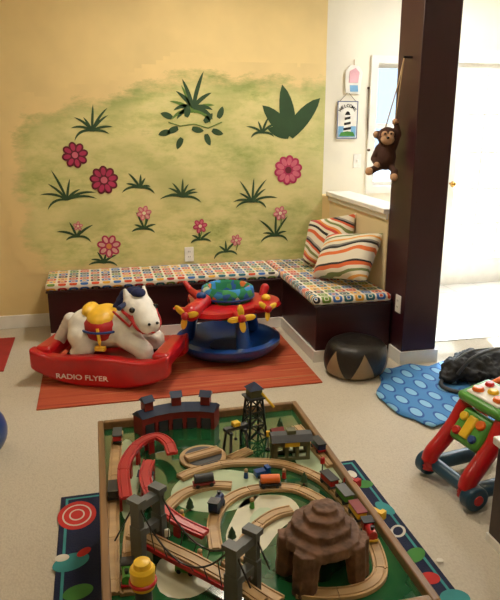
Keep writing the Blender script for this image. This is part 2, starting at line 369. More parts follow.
def wallT(px,py,off):
    p=aty(px,py,BY); return Matrix.Translation((p.x,YW-off,p.z))@Matrix.Rotation(PI/2,4,'X')
def blade(mb,T,a,L,w,curl,k):
    pts=[];n=7
    for i in range(n+1):
        t=i/n; aa=a+curl*t; pts.append((0,0) if i==0 else (pts[-1][0]+math.cos(aa)*L/n,pts[-1][1]+math.sin(aa)*L/n))
    l=[];r=[]
    for i,(x,y) in enumerate(pts):
        t=i/n; aa=a+curl*t; ww=w*math.sin(PI*min(1,(.15+.85*t)))**.7*(1 if t<1 else .05); l.append((x-math.sin(aa)*ww/2,y+math.cos(aa)*ww/2,k)); r.append((x+math.sin(aa)*ww/2,y-math.cos(aa)*ww/2,k))
    m=len(l); mb.add(l+r,[(i,i+1,m+i+1,m+i) for i in range(m-1)],T)
def tuft(px,py,sz,n=9,m='painted_dark_green',spread=1.15,w=.018):
    mb=MB(); T=wallT(px,py,.002)
    for i in range(n):
        t=(i/(n-1)-.5)*2; blade(mb,T,PI/2-t*spread+random.uniform(-.12,.12),sz*random.uniform(.6,1.2),w,-t*random.uniform(.9,1.7),i*.0001)
    mb.build('painted_grass_tuft',m,mr,weld=False)
for a in [(92,131,.17,9),(67,200,.2,8),(140,188,.13,7),(182,197,.17,9),(252,202,.18,9),(144,229,.13,6),(77,237,.13,6),(104,263,.10,6),(275,236,.17,7),(226,252,.13,5),(262,133,.12,6),(200,240,.10,5)]: tuft(*a)
tuft(193,108,.25,8,'painted_dark_green',1.5,.03); tuft(193,112,.18,6,'painted_mid_green',1.2,.025)
mb=MB(); T=wallT(289,136,.002)
for a,L,w_ in((PI/2+.05,.38,.12),(PI/2+.65,.31,.11),(PI/2-.60,.37,.12),(PI/2+1.15,.18,.08)): blade(mb,T,a,L,w_,(.2 if a>PI/2 else -.2),abs(a)*.0001)
mb.build('painted_large_leaf','painted_dark_green',mr,weld=False)
mb=MB(); mb.tube([ (lambda p:(p.x,YW-.002,p.z))(aty(a,b_,BY)) for a,b_ in((168,122),(180,126),(194,124),(208,128),(222,122))],.004,6); vine=mb.build('painted_vine','painted_mid_green',mr)
for (px,py,a) in((172,118,2.6),(178,128,3.4),(186,117,1.2),(192,128,-.4),(204,122,.6),(212,130,-.5),(218,118,1.0),(206,134,-1.4),(182,138,4.1),(170,132,3.2)):
    mb=MB(); blade(mb,wallT(px,py,.0025),a,.09,.045,.3,0); mb.build('painted_leaf','painted_dark_green',vine,weld=False)
def disc(mb,T,x,y,rx,ry,rot,k,n=18):
    c,s_=math.cos(rot),math.sin(rot); v=[(x+c*rx*math.cos(2*PI*i/n)-s_*ry*math.sin(2*PI*i/n),y+s_*rx*math.cos(2*PI*i/n)+c*ry*math.sin(2*PI*i/n),k) for i in range(n)]
    mb.add(v,[tuple(range(n))],T)
def flower(px,py,r,rim,pet,cen,n=8,stem=0):
    if stem:
        s_=MB(); p=aty(px,py,BY); s_.tube([(p.x,YW-.0018,p.z),(p.x+.01,YW-.0018,p.z-stem*.5),(p.x,YW-.0018,p.z-stem)],.004,6); st=s_.build('painted_stem','painted_mid_green',mr)
    T=wallT(px,py,.004)
    a=MB()
    for i in range(n): t=2*PI*i/n+.2; disc(a,T,math.cos(t)*r*.62,math.sin(t)*r*.62,r*.42,r*.32,t,i*.00005)
    disc(a,T,0,0,r*.6,r*.6,0,.0005); root=a.build('painted_flower',rim,mr,weld=False)
    a=MB()
    for i in range(n): t=2*PI*i/n+.2; disc(a,T,math.cos(t)*r*.62,math.sin(t)*r*.62,r*.28,r*.17,t,.001+i*.00005)
    a.build('painted_petals',pet,root,weld=False)
    a=MB(); disc(a,T,0,0,r*.24,r*.24,0,.002); a.build('painted_centre',cen,root,weld=False)
flower(75,155,.09,'painted_maroon','painted_magenta','painted_pink',8)
flower(104,180,.10,'painted_maroon','painted_magenta','painted_pink',9)
flower(288,170,.11,'painted_magenta','painted_pink','painted_maroon',10)
flower(109,246,.085,'painted_magenta','painted_pale_pink','painted_orange',7,.09)
flower(200,226,.055,'painted_magenta','painted_pink','painted_cream',6,.1)
flower(144,213,.055,'painted_pink','painted_pale_pink','painted_cream',6,.1)
flower(236,240,.045,'painted_pink','painted_pale_pink','painted_cream',6,.08)
flower(280,213,.055,'painted_pink','painted_pale_pink','painted_cream',6,.12)
flower(78,226,.035,'painted_pink','painted_pale_pink','painted_cream',5,.05)
# ================================================================ BENCH
FX=-.36; FY=4.42; AX=1.31; AY=3.66; SZ=.365
bn=thing('storage_bench','dark maroon L-shaped built-in bench along the mural wall and half wall','bench',(0,0,0))
mb=MB(); mb.prism([(FX,FY),(AX,FY),(AX,AY),(RX-.002,AY),(RX-.002,BY-.018),(FX,BY-.018)],0,SZ); mb.build('bench_box','maroon_wood',bn,bevel=.004)
mb=MB(); mb.bb((FX,FY-.014,0),(AX-.014,FY,.075)); mb.bb((AX-.014,AY,0),(AX,FY,.075)); mb.bb((AX-.014,AY-.014,0),(RX-.02,AY,.075)); mb.build('baseboard','trim',bn,weld=False)
mb=MB(); mb.prism([(FX-.01,FY-.02),(AX-.02,FY-.02),(AX-.02,AY-.02),(RX-.002,AY-.02),(RX-.002,BY-.01),(FX-.01,BY-.01)],SZ,SZ+.012); mb.build('bench_top','maroon_wood',bn,bevel=.003)
o=MB().bb((FX-.01,FY-.015,SZ+.012),(AX-.03,BY-.012,SZ+.062)).build('bench_cushion','cushion',bevel=.018,seg=4); tag(o,'long flat seat cushion in multicoloured oval print under the mural','cushion')
o=MB().bb((AX-.025,AY-.015,SZ+.012),(RX-.006,BY-.012,SZ+.062)).build('bench_cushion','cushion',bevel=.018,seg=4); tag(o,'shorter seat cushion in multicoloured oval print beside the half wall','cushion')
def pillow(c,nrm,up,w,h,t,m,label):
    nrm=Vector(nrm).normalized(); up=Vector(up); x=up.cross(nrm).normalized(); y=nrm.cross(x)
    n=22; vs=[];fs=[]
    for sgn in(1,-1):
        for j in range(n+1):
            for i in range(n+1):
                u=-1+2*i/n; v=-1+2*j/n; k=max(0,(1-u**4)*(1-v**4))**.5
                cx=1-.07*(1-v*v)*abs(u)**2; cy=1-.07*(1-u*u)*abs(v)**2
                vs.append((u*w/2*cx,v*h/2*cy,sgn*t/2*k+.006*noise.noise((u*3,v*3,sgn*4))*k))
    N=(n+1)**2
    for q in(0,1):
        for j in range(n):
            for i in range(n):
                a=q*N+j*(n+1)+i; fs.append((a,a+1,a+n+2,a+n+1))
    mb=MB(); mb.add(vs,fs); bmesh.ops.remove_doubles(mb.bm,verts=mb.bm.verts,dist=.0004)
    o=mb.build('throw_pillow',m,smooth=80); Rm=Matrix((x,y,nrm)).transposed()
    zmin=min((Rm@v.co).z for v in o.data.vertices); xmax=max((Rm@v.co).x for v in o.data.vertices)
    loc=Vector((RX-.004-xmax,c[1],ZS-zmin-.001)); o.matrix_world=Matrix.Translation(loc)@Rm.to_4x4(); return tag(o,label,'pillow')
ZS=SZ+.062
pillow((1.66,4.42,0),(-.90,-.34,.42),(.10,.30,1),.46,.37,.15,'pillow_a','white, orange and black striped throw pillow farther back at the bench corner')
pillow((1.66,4.00,0),(-.88,-.30,.60),(.20,.25,1),.50,.35,.16,'pillow_b','pale striped throw pillow nearest the end of the bench by the pillar')
# ================================================================ RUGS
o=MB().bb((-.38,3.32,.0),(1.24,4.39,.009)).build('area_rug','orange_rug',bevel=.003); tag(o,'orange and red striped flat rug under the rocking horse','rug')
o=MB().bb((-1.5,3.95,.0),(-.62,4.6,.009)).build('area_rug','red_rug_pile',bevel=.003); tag(o,'red rug corner at the left edge beside the orange rug','rug')
bp=[at(*q) for q in((378,371),(392,371),(410,366),(428,368),(446,363),(470,366),(500,366),(512,400),(505,424),(470,430),(448,424),(432,430),(414,421),(398,416),(384,404),(376,396),(381,384))]
cc=catmull([(p.x,p.y,0) for p in bp],.04,True); cen=Vector((sum(p.x for p in cc)/len(cc),sum(p.y for p in cc)/len(cc),0))
vs=[];fs=[];K=10;n=len(cc)
for k in range(K+1):
    for p in cc:
        q=cen+(p-cen)*(k/K); vs.append((q.x,q.y,.009+.006*noise.noise((q.x*9,q.y*9,1))+.002))
for k in range(K):
    for i in range(n): fs.append((k*n+i,k*n+(i+1)%n,(k+1)*n+(i+1)%n,(k+1)*n+i))
mb=MB(); mb.add(vs,fs); o=mb.build('blue_mat','blue_rug',origin=(cen.x,cen.y,0),smooth=60); d=o.modifiers.new('t','SOLIDIFY'); d.thickness=.006; tag(o,'wavy-edged blue floor mat with pale blue ovals beside the pillar','rug')
nr=thing('play_rug','navy play rug with picture motifs beneath the train table','rug',(0,0,0))
MB().bb((-.215,.95,.0),(1.075,2.43,.009)).build('rug_pile','navy_rug_pile',nr,bevel=.003)
mb=MB(); 
for a,b_ in(((-.195,.97),(-.185,2.40)),((1.045,.97),(1.055,2.40)),((-.195,2.40),(1.055,2.41))): mb.bb((a[0],a[1],.009),(b_[0],b_[1],.0098))
mb.build('rug_border','rug_teal',nr,weld=False)
def rdisc(px,py,rx,ry,z,m,rot=0,nm='rug_motif'):
    p=at(px,py,.01); mb=MB(); disc(mb,Matrix.Translation((p.x,p.y,0)),0,0,rx,ry,rot,z,28); return mb.build(nm,m,nr)
rdisc(77,515,.074,.095,.0102,'rug_red'); rdisc(77,515,.056,.072,.0106,'rug_white'); rdisc(77,515,.050,.064,.0110,'rug_red'); rdisc(77,515,.030,.038,.0114,'rug_white'); rdisc(77,515,.024,.030,.0118,'rug_red')
rdisc(71,562,.065,.045,.0102,'rug_teal',.4); rdisc(62,558,.025,.02,.0106,'rug_white'); rdisc(84,552,.03,.018,.0106,'rug_red',.8); rdisc(78,592,.05,.035,.0102,'rug_green',.3)
rdisc(364,484,.04,.03,.0102,'rug_green'); rdisc(352,474,.02,.03,.0102,'rug_white'); rdisc(385,508,.028,.05,.0102,'rug_teal',.3); rdisc(398,531,.04,.028,.0102,'rug_white',.9); rdisc(398,531,.028,.018,.0106,'navy_rug_pile',.9)
rdisc(415,555,.05,.03,.0102,'rug_green',.6); rdisc(430,578,.035,.03,.0102,'rug_red'); rdisc(455,598,.05,.04,.0102,'rug_teal'); rdisc(440,560,.012,.012,.0102,'rug_white')
# ================================================================ small wall things
def outlet(name,loc,rz,label,cat='outlet',sw=False):
    t=thing(name,label,cat,loc,rz); MB().bb((-.035,-.006,-.057),(.035,0,.057)).build('cover_plate','white_plastic',t,bevel=.003)
    if sw: MB().bb((-.006,-.016,-.012),(.006,-.006,.012)).build('toggle','white_plastic',t,bevel=.002)
    else:
        for z in(-.02,.02):
            s_=MB().bb((-.016,-.008,z-.014),(.016,-.006,z+.014)).build('socket','white_plastic',t,bevel=.002)
            q=MB(); q.bb((-.008,-.0085,z-.004),(-.005,-.008,z+.006)); q.bb((.005,-.0085,z-.004),(.008,-.008,z+.006)); q.build('slots','black_plastic',s_)
p=aty(189,254,BY); outlet('power_outlet',(p.x,BY-.006,p.z),0,'white power outlet on the mural wall above the long cushion')
outlet('power_outlet',(1.825,3.57,.38),-PI/2,'white power outlet on the side of the maroon pillar')
p=aty(357,161,EY); outlet('light_switch',(p.x,EY,p.z),0,'white light switch below the lighthouse sign on the white wall','light switch',True)
p=aty(347,120,EY-.01); t=thing('welcome_sign','small white hanging sign with a striped lighthouse on the entry wall','sign',(p.x,EY-.012,p.z))
MB().box((0,0,0),(.18,.012,.3)).build('sign_board','white_plastic',t,bevel=.004)
mb=MB(); [mb.bb(a,b_) for a,b_ in(((-.09,-.008,-.15),(-.084,-.006,.15)),((.084,-.008,-.15),(.09,-.006,.15)),((-.084,-.008,-.15),(.084,-.006,-.144)),((-.084,-.008,.144),(.084,-.006,.15)))]; mb.build('sign_border','blue_plastic',t,weld=False)
mb=MB(); mb.bb((-.078,-.0075,-.138),(.078,-.006,-.05)); mb.build('painted_sea','sky_paint',t)
RX90=Matrix.Rotation(PI/2,4,'X')
mb=MB(); mb.prism([(-.035,-.1),(.035,-.1),(.02,.04),(-.02,.04)],.007,.009,RX90); lh=mb.build('painted_lighthouse','white_plastic',t)
mb=MB()
for i in range(3): z=-.085+i*.042; mb.prism([(-.033+i*.004,z),(.033-i*.004,z+.01),(.033-i*.004,z+.03),(-.033+i*.004,z+.02)],.009,.0105,RX90)
mb.prism([(-.024,.04),(.024,.04),(.014,.062),(0,.07),(-.014,.062)],.009,.0105,RX90); mb.build('painted_stripes','black_plastic',lh)
mb=MB(); mb.prism([(-.07,-.13),(.07,-.13),(.055,-.098),(0,-.09),(-.055,-.1)],.009,.0105,RX90); mb.build('painted_grass','rug_green',t)
for i,ch in enumerate('WELCOME'):
    a=R(-54+i*18); text('lettering',ch,.036,'black_plastic',t,Matrix.Translation((.078*math.sin(a),-.0085,.035+.078*math.cos(a)))@Matrix.Rotation(PI/2,4,'X')@Matrix.Rotation(-a*.8,4,'Z'))
mb=MB(); mb.tube([(-.07,0,.15),(0,-.002,.22),(.07,0,.15)],.002,6); mb.build('hanging_wire','cord_brown',t)
p=aty(353,79,EY); t=thing('wall_pouch','pale pink and white packet hanging above the lighthouse sign','packet',(p.x,EY-.004,p.z))
mb=MB(); mb.prism([(-.07,-.11),(.055,-.12),(.075,.05),(.04,.10),(-.03,.11),(-.075,.06)],.002,.018,RX90); mb.build('pouch_sleeve','white_plastic',t,bevel=.005)
mb=MB(); mb.prism([(-.045,-.03),(.035,-.03),(.045,.05),(.01,.085),(-.04,.06)],.018,.024,RX90); mb.build('pouch_card','pink_paper',t,bevel=.002)
mb=MB(); mb.prism([(-.03,-.10),(.04,-.10),(.035,-.05),(-.035,-.05)],.018,.022,RX90); mb.build('pouch_tag','sky_paint',t)
mb=MB(); mb.tube([(0,-.01,.10),(.0,-.006,.15)],.004,6); mb.build('pouch_string','cord_tan',t)
a=aty(368,88,EY); b_=aty(368,150,EY); mb=MB(); mb.tube([(a.x,EY-.01,a.z),(a.x+.005,EY-.012,(a.z+b_.z)/2),(b_.x,EY-.01,b_.z)],.004); mb.ball((b_.x,EY-.012,b_.z),.014); mb.ball((a.x,EY-.01,a.z),.01)
tag(mb.build('blind_cord','cord_brown'),'thin brown blind cord hanging left of the entry window','cord')
# ================================================================ PLUSH MONKEY
mp=atx(386,153,1.73); MS=1.14
t=thing('plush_monkey','small brown plush monkey hanging by a cord on the maroon pillar','plush toy',(mp.x,mp.y,mp.z),R(-20)); t.scale=(MS,)*3
mb=MB(); mb.ball((0,0,-.02),(.055,.045,.07)); mb.ball((0,-.01,.085),(.052,.048,.05)); mb.ball((-.055,0,.095),(.02,.012,.022)); mb.ball((.055,0,.095),(.02,.012,.022))
mb.capsule((-.04,0,.03),(-.07,-.02,-.03),.017,.013); mb.capsule((-.07,-.02,-.03),(-.05,-.05,-.055),.013,.015)
mb.capsule((.04,0,.03),(.062,-.01,.10),.017,.013); mb.capsule((.062,-.01,.10),(.04,-.005,.155),.013,.014)
mb.capsule((-.03,-.01,-.07),(-.06,-.06,-.08),.02,.017); mb.capsule((-.06,-.06,-.08),(-.085,-.07,-.09),.018,.022)
mb.capsule((.03,-.01,-.07),(.045,-.06,-.09),.02,.017); mb.capsule((.045,-.06,-.09),(.04,-.07,-.115),.018,.022)
mb.build('body','brown_plush',t,remesh=.006)
mb=MB(); mb.ball((0,-.045,.07),(.037,.022,.027)); mb.ball((-.015,-.043,.095),(.02,.016,.02)); mb.ball((.015,-.043,.095),(.02,.016,.02)); mb.build('face','tan_plush',t,remesh=.004)
for sx in(-1,1):
    MB().ball((sx*.016,-.060,.1),.006).build('eye','glossy_black',t); MB().ball((sx*.057,-.008,.096),(.014,.010,.016)).build('ear_lining','tan_plush',t)
    MB().ball((-.09 if sx<0 else .04,-.082,-.09 if sx<0 else -.12),(.021,.018,.021)).build('foot','tan_plush',t)
MB().ball((-.05,-.056,-.06),(.017,.017,.017)).build('hand','tan_plush',t); MB().ball((.038,-.006,.160),(.017,.017,.017)).build('hand','tan_plush',t)
MB().ball((0,-.068,.08),(.008,.005,.006)).build('nose','glossy_black',t)
hz=aty(402,57,3.60).z
loc=lambda p:(Matrix.Translation(t.location)@Matrix.Rotation(R(-20),4,'Z')@Matrix.Scale(MS,4)).inverted()@Vector(p)
h_=loc((1.775,3.60,hz)); mb=MB(); mb.tube([(.038,-.005,.165),h_],.0035,6); mb.build('hanging_cord','cord_tan',t)
mb=MB(); mb.tube([(-.01,0,.13),(h_.x-.02,h_.y,h_.z-.12),h_],.003,6); mb.build('hanging_cord','cord_tan',t)
g_=loc((1.825,3.60,hz)); mb=MB(); mb.capsule(g_,h_,.006); mb.build('hook','black_plastic',t)
# ================================================================ POUF
o=MB(); prof=[(0,.0),(.13,.0),(.175,.01),(.196,.05),(.2,.10),(.192,.16),(.172,.197),(.13,.212),(.07,.214),(0,.206)]
o.lathe(prof,n=18)
for v in o.bm.verts:
    k=v.co.z/.2; v.co.x+=.014*k; v.co.y-=.006*k; v.co.z*=1+.06*noise.noise((v.co.x*7,v.co.y*7,0))
    if v.co.z>.02: v.co.x*=1+.05*noise.noise((v.co.x*9,v.co.y*9,v.co.z*9)); v.co.y*=1+.05*noise.noise((v.co.x*9,v.co.y*9,3+v.co.z*9))
o=o.build('pouf','pouf',smooth=80,sub=1); o.location=(1.485,3.44,0); o.rotation_euler=(0,0,.3); tag(o,'dark brown leather pouf with tan patches on carpet before the bench end','pouf')
# ================================================================ ROCKING HORSE
rh=thing('rocking_horse','white toy rocking horse on a bright red rocker base','rocking horse',(.04,3.74,.009),R(-23)); rh.scale=(1,1,.93)
def side_pts():
    up=[]; n=24; 
    for i in range(n+1):
        t=i/n; x=-.42+.84*t; up.append((x,.175+.085*abs(2*t-1)**3.0+.025*math.cos(PI*(2*t-1))))
    lo=[]
    for i in range(n+1):
        t=i/n; x=-.42+.84*t; lo.append((x,.10*abs(2*t-1)**2.6))
    return lo+up[::-1]
for sy in(-1,1):
    mb=MB(); mb.prism(side_pts(),-.042,.042,Matrix.Translation((0,sy*.19,0))@RX90); pn=mb.build('rocker_panel','red_plastic',rh,bevel=.020,seg=4)
    text('lettering','RADIO FLYER',.046,'white_plastic',pn,Matrix.Translation((-.10 if sy<0 else .10,sy*.2325,.065))@(RX90 if sy<0 else Matrix.Rotation(PI,4,'Z')@RX90),1.15)
for x in(-.36,.36):
    mb=MB(); mb.bb((x-.055,-.19,.13),(x+.055,.19,.23)); mb.build('cross_bar','red_plastic',rh,bevel=.03,seg=4)
mb=MB(); mb.bb((-.30,-.15,.07),(.30,.15,.13)); mb.build('foot_deck','red_plastic',rh,bevel=.02,seg=3)
HA=R(-45)
def hd(p):
    v=Vector(p)-Vector((.17,0,0)); return Matrix.Rotation(HA,3,'Z')@v+Vector((.17,0,0))
mb=MB(); mb.ball((-.03,0,.31),(.21,.14,.125)); mb.ball((-.14,0,.31),(.125,.135,.13)); mb.ball((.09,0,.315),(.13,.13,.13))
mb.capsule((.11,0,.36),hd((.18,0,.45)),.108,.094); mb.capsule(hd((.18,0,.465)),hd((.26,0,.43)),.096,.082); mb.capsule(hd((.26,0,.43)),hd((.31,0,.39)),.078,.072)
for sy in(-1,1):
    mb.capsule((.13,sy*.08,.28),(.24,sy*.11,.22),.07,.058); mb.capsule((.24,sy*.11,.22),(.25,sy*.11,.15),.056,.05)
    mb.capsule((-.15,sy*.08,.28),(-.12,sy*.11,.21),.088,.062); mb.capsule((-.12,sy*.11,.21),(-.19,sy*.11,.15),.058,.05)
    mb.cone(hd((.16,sy*.05,.53)),hd((.145,sy*.065,.595)),.03,.01,10)
mb.build('body','white_plush',rh,remesh=.012)
for sy in(-1,1):
    MB().capsule((.25,sy*.11,.15),(.275,sy*.11,.145),.052,.045).build('hoof','glossy_black',rh); MB().capsule((-.19,sy*.11,.15),(-.17,sy*.11,.145),.052,.045).build('hoof','glossy_black',rh)
mb=MB(); [mb.ball((.11-.022*i,0,.54-.04*i),(.045,.04,.04)) for i in range(4)]; mb.ball(hd((.20,0,.565)),(.045,.045,.03)); mb.ball(hd((.15,0,.565)),(.05,.045,.03)); mb.build('mane','navy_plush',rh,remesh=.008)
mb=MB(); [mb.ball((-.25-.02*i,.0,.36-.035*i),(.045-.002*i,.045,.045)) for i in range(6)]; mb.build('tail','white_plush',rh,remesh=.008)
mb=MB(); mb.ball((-.03,0,.335),(.135,.165,.115)); mb.build('saddle_blanket','red_vinyl',rh)
mb=MB(); mb.tube([(-.03+.137*math.cos(2*PI*i/32),.168*math.sin(2*PI*i/32),.335) for i in range(32)],.008,closed=True); mb.build('blanket_trim','blue_plastic',rh)
mb=MB(); mb.ball((-.03,0,.372),(.110,.150,.098)); mb.ball((-.12,0,.43),(.045,.085,.05)); mb.ball((.05,0,.435),(.03,.055,.04)); mb.build('saddle','yellow_vinyl',rh,remesh=.008)
for sy in(-1,1):
    mb=MB(); mb.tube([(-.02,sy*.15,.36),(0,sy*.178,.28),(0,sy*.178,.25)],.01); mb.box((0,sy*.172,.24),(.06,.03,.025)); mb.build('stirrup','yellow_vinyl',rh)
    MB().ball(hd((.263,sy*.074,.480)),.018).build('eye','glossy_black',rh); MB().ball(hd((.375,sy*.025,.41)),.009).build('nostril','glossy_black',rh)
    mb=MB(); mb.cone((.12,sy*.04,.50),(.12,sy*.16,.50),.015); mb.build('handle_grip','navy_plastic',rh,bevel=.004)
def ring(c,r,ang,n=28): 
    T=Matrix.Translation(c)@Matrix.Rotation(ang,4,'Y'); return [hd(T@Vector((r*math.cos(2*PI*i/n),r*math.sin(2*PI*i/n),0))) for i in range(n)]
mb=MB(); mb.tube(ring((.29,0,.41),.084,R(55)),.009,closed=True); mb.tube(ring((.195,0,.46),.101,R(20)),.009,closed=True)
for sy in(-1,1): mb.tube([hd((.29,sy*.081,.41)),hd((.205,sy*.101,.46))],.008); mb.tube([hd((.28,sy*.086,.405)),(.17,sy*.135,.38),(.05,sy*.07,.45)],.007)
mb.build('bridle','red_vinyl',rh)
mb=MB(); mb.tube([hd((.330,-.05,.345)),hd((.374,0,.353)),hd((.330,.05,.345))],.005); mb.build('mouth','red_vinyl',rh)
# ================================================================ ACTIVITY CENTRE
ac=thing('activity_saucer','round baby activity seat with blue base, red plane tray and yellow propellers','baby seat',(.80,3.96,.009),R(5)); ac.scale=(1,1,.98)
mb=MB(); mb.lathe([(0,.03),(.14,.03),(.2,.04),(.28,.10),(.31,.125),(.345,.112),(.345,.08),(.29,.03),(.2,.0),(0,.0)],n=56); mb.build('saucer_base','blue_plastic',ac,smooth=50)
mb=MB(); mb.lathe([(.0,.06),(.09,.06),(.12,.05),(.12,.03)],n=40); mb.build('foot_plate','navy_plastic',ac)
for i in range(3):
    a=R(35+120*i); c,s_=math.cos(a),math.sin(a)
    mb=MB(); mb.capsule((.27*c,.27*s_,.11),(.235*c,.235*s_,.27),.048,.038); po=mb.build('support_post','blue_plastic',ac)
    mb=MB(); mb.cone((.235*c,.235*s_,.27),(.225*c,.225*s_,.33),.034,.04); mb.build('post_sleeve','red_plastic',po)
prof=[(.13,.335),(.15,.315),(.22,.31),(.275,.315),(.30,.335),(.292,.362),(.24,.372),(.17,.375),(.13,.37)]
mb=MB(); n=72; vs=[];fs=[];k=len(prof)
for i in range(n):
    a=2*PI*i/n
    for r,z in prof: rr=r if r<.17 else .17+(r-.17)*(1+.40*math.cos(3*a+.6)); vs.append((rr*math.cos(a),rr*math.sin(a),z))
for i in range(n):
    for j in range(k): fs.append((i*k+j,((i+1)%n)*k+j,((i+1)%n)*k+(j+1)%k,i*k+(j+1)%k))
mb.add(vs,fs); mb.build('tray','red_plastic',ac,smooth=50)
mb=MB(); mb.lathe([(.13,.35),(.158,.37),(.175,.41),(.168,.455),(.14,.47),(.12,.455),(.11,.37),(.08,.24),(0,.22)],n=44); mb.build('cloth_seat','seat',ac,smooth=60)
mb=MB(); mb.tube([(.170*math.cos(2*PI*i/40),.170*math.sin(2*PI*i/40),.40) for i in range(40)],.009,closed=True); mb.build('seat_rim','blue_plastic',ac)
def prop(nm,pos,axis,L,mbl,mhub,nb=3,par=ac,ph=.3):
    q=Vector(axis).to_track_quat('Z','Y').to_matrix().to_4x4(); T=Matrix.Translation(pos)@q
    mb=MB()
    for i in range(nb):
        m_=(T@Matrix.Rotation(2*PI*i/nb+ph,4,'Z')@Matrix.Translation((L*.55,0,0)))
        mb.ball(m_.to_translation(),(L*.5,L*.24,.007),M3=m_.to_3x3())
    pr=mb.build(nm,mbl,par)
    mb=MB(); mb.ball(T@Vector((0,0,.004)),(.026,.026,.024),M3=q.to_3x3()); mb.build('propeller_hub',mhub,pr)
mb=MB(); mb.capsule((-.30,-.23,.37),(-.18,-.10,.40),.055,.045); mb.capsule((-.18,-.10,.40),(-.22,.10,.42),.038,.024); mb.capsule((-.22,.10,.42),(-.25,.14,.47),.022,.018); mb.build('toy_plane','red_plastic',ac,remesh=.008)
mb=MB(); mb.ball((-.25,-.17,.36),(.17,.045,.014),M3=Matrix.Rotation(R(-42),3,'Z')); mb.build('plane_wing','red_plastic',ac)
mb=MB(); mb.ball((-.21,-.13,.445),(.032,.028,.026)); mb.build('plane_canopy','blue_plastic',ac)
prop('propeller',(-.348,-.285,.370),(-.6,-.85,0),.085,'yellow_plastic','red_plastic',3)
prop('propeller',(-.02,-.365,.345),(-.1,-1,.15),.085,'yellow_plastic','red_plastic',4,ph=.1)
prop('propeller',(.17,-.30,.37),(.3,-1,.3),.075,'yellow_plastic','red_plastic',3)
mb=MB(); mb.cone((-.02,-.355,.345),(-.04,-.25,.35),.022); mb.build('propeller_mount','red_plastic',ac)
mb=MB(); mb.cone((.165,-.29,.368),(.12,-.22,.36),.022); mb.build('propeller_mount','red_plastic',ac)
MB().ball((.23,-.10,.385),(.03,.03,.025)).build('toy_bead','yellow_plastic',ac)
mb=MB(); mb.capsule((.25,.03,.36),(.28,.06,.41),.026,.03); mb.build('toy_figure','red_plastic',ac)
# ================================================================ BAG
p=at(476,388); t=thing('duffel_bag','slouching black fabric bag on the floor beyond the toy walker','bag',(p.x+.07,p.y+.14,.014),R(12))
mb=MB()
for x,y,z,r in((-.12,0,.07,.10),(0,.02,.08,.12),(.12,0,.075,.12),(.22,.03,.07,.10),(-.21,-.02,.045,.06),(.05,-.09,.05,.08),(-.08,-.08,.045,.07)): mb.ball((x,y,z),(r*1.25,r*1.0,z),n=10)
o=mb.build('bag_body','black_fabric',t,remesh=.01)
tx=bpy.data.textures.new('foldn','CLOUDS'); tx.noise_scale=.05; dm=o.modifiers.new('d','DISPLACE'); dm.texture=tx; dm.strength=.05; dm.mid_level=.6
mb=MB(); mb.tube(catmull([(-.2,-.07,.07),(-.14,-.11,.17),(-.02,-.13,.21),(.1,-.12,.19),(.18,-.09,.08)],.02),.011); mb.build('bag_strap','dark_grey',t)
mb=MB(); mb.tube(catmull([(-.2,.0,.05),(-.30,-.05,.02),(-.29,-.15,.014),(-.18,-.20,.014),(-.06,-.18,.016),(.0,-.15,.03)],.02),.012); mb.build('bag_strap','dark_grey',t)
mb=MB(); mb.tube(catmull([(-.18,-.02,.135),(-.06,.0,.165),(.08,0,.16),(.22,.02,.14)],.02),.005); mb.build('zip','grey_plastic',t)
# ================================================================ WALKER
wk=thing('push_walker','baby push walker with red frame, dark teal wheels and coloured activity panel','toy walker',(1.505,2.13,.008),R(188)); wk.scale=(.92,.95,.88)
for sy in(-1,1):
    mb=MB(); mb.tube(catmull([(.17,sy*.125,.05),(.165,sy*.125,.12),(.10,sy*.12,.20),(.04,sy*.12,.28),(.0,sy*.115,.36),(-.05,sy*.11,.42)],.02),.038,12); mb.build('frame_leg','red_plastic',wk)
    mb=MB(); mb.tube(catmull([(-.17,sy*.13,.06),(-.15,sy*.125,.18),(-.10,sy*.12,.30),(-.06,sy*.115,.40)],.03),.026,12); mb.build('frame_leg','red_plastic',wk)
    mb=MB(); mb.capsule((-.17,sy*.13,.065),(.13,sy*.13,.065),.036); mb.build('wheel_rail','teal_plastic',wk)
    for x in(-.17,.155):
        mb=MB(); mb.cone((x,sy*.125,.058),(x,sy*.185,.058),.058,n=28); wl=mb.build('wheel','teal_plastic',wk,bevel=.012,seg=3); MB().cone((x,sy*.175,.058),(x,sy*.19,.058),.024,n=20).build('hub_cap','red_plastic',wl,bevel=.003)
mb=MB(); mb.capsule((.15,-.12,.07),(.15,.12,.07),.032); mb.build('front_axle','teal_plastic',wk)
T=Matrix.Translation((.045,0,.29))@Matrix.Rotation(R(-34),4,'Y')
mb=MB(); mb.box((0,0,0),(.07,.18,.17),T=T); ap=mb.build('activity_panel','green_plastic',wk,bevel=.025,seg=3)
def onp(y,z,x=.03): return T@Vector((x,y,z))
for (y,z,r,m_) in((.05,.035,.026,'orange_plastic'),(-.055,.035,.024,'yellow_plastic'),(-.05,-.04,.024,'red_plastic'),(.05,-.04,.022,'blue_plastic')):
    MB().cone(onp(y,z,.033),onp(y,z,.048),r,r*.8,20).build('play_button',m_,ap,bevel=.004)
mb=MB(); mb.box((.038,0,0),(.02,.05,.11),T=T); mb.build('panel_slide','yellow_plastic',ap,bevel=.008)
T2=Matrix.Translation((-.05,0,.43))@Matrix.Rotation(R(12),4,'Y')
mb=MB(); mb.box((0,0,0),(.19,.27,.05),T=T2); tr=mb.build('top_tray','green_plastic',wk,bevel=.022,seg=4)
mb=MB(); mb.box((.0,0,.026),(.13,.20,.016),T=T2); mb.build('tray_plate','white_plastic',tr,bevel=.007)
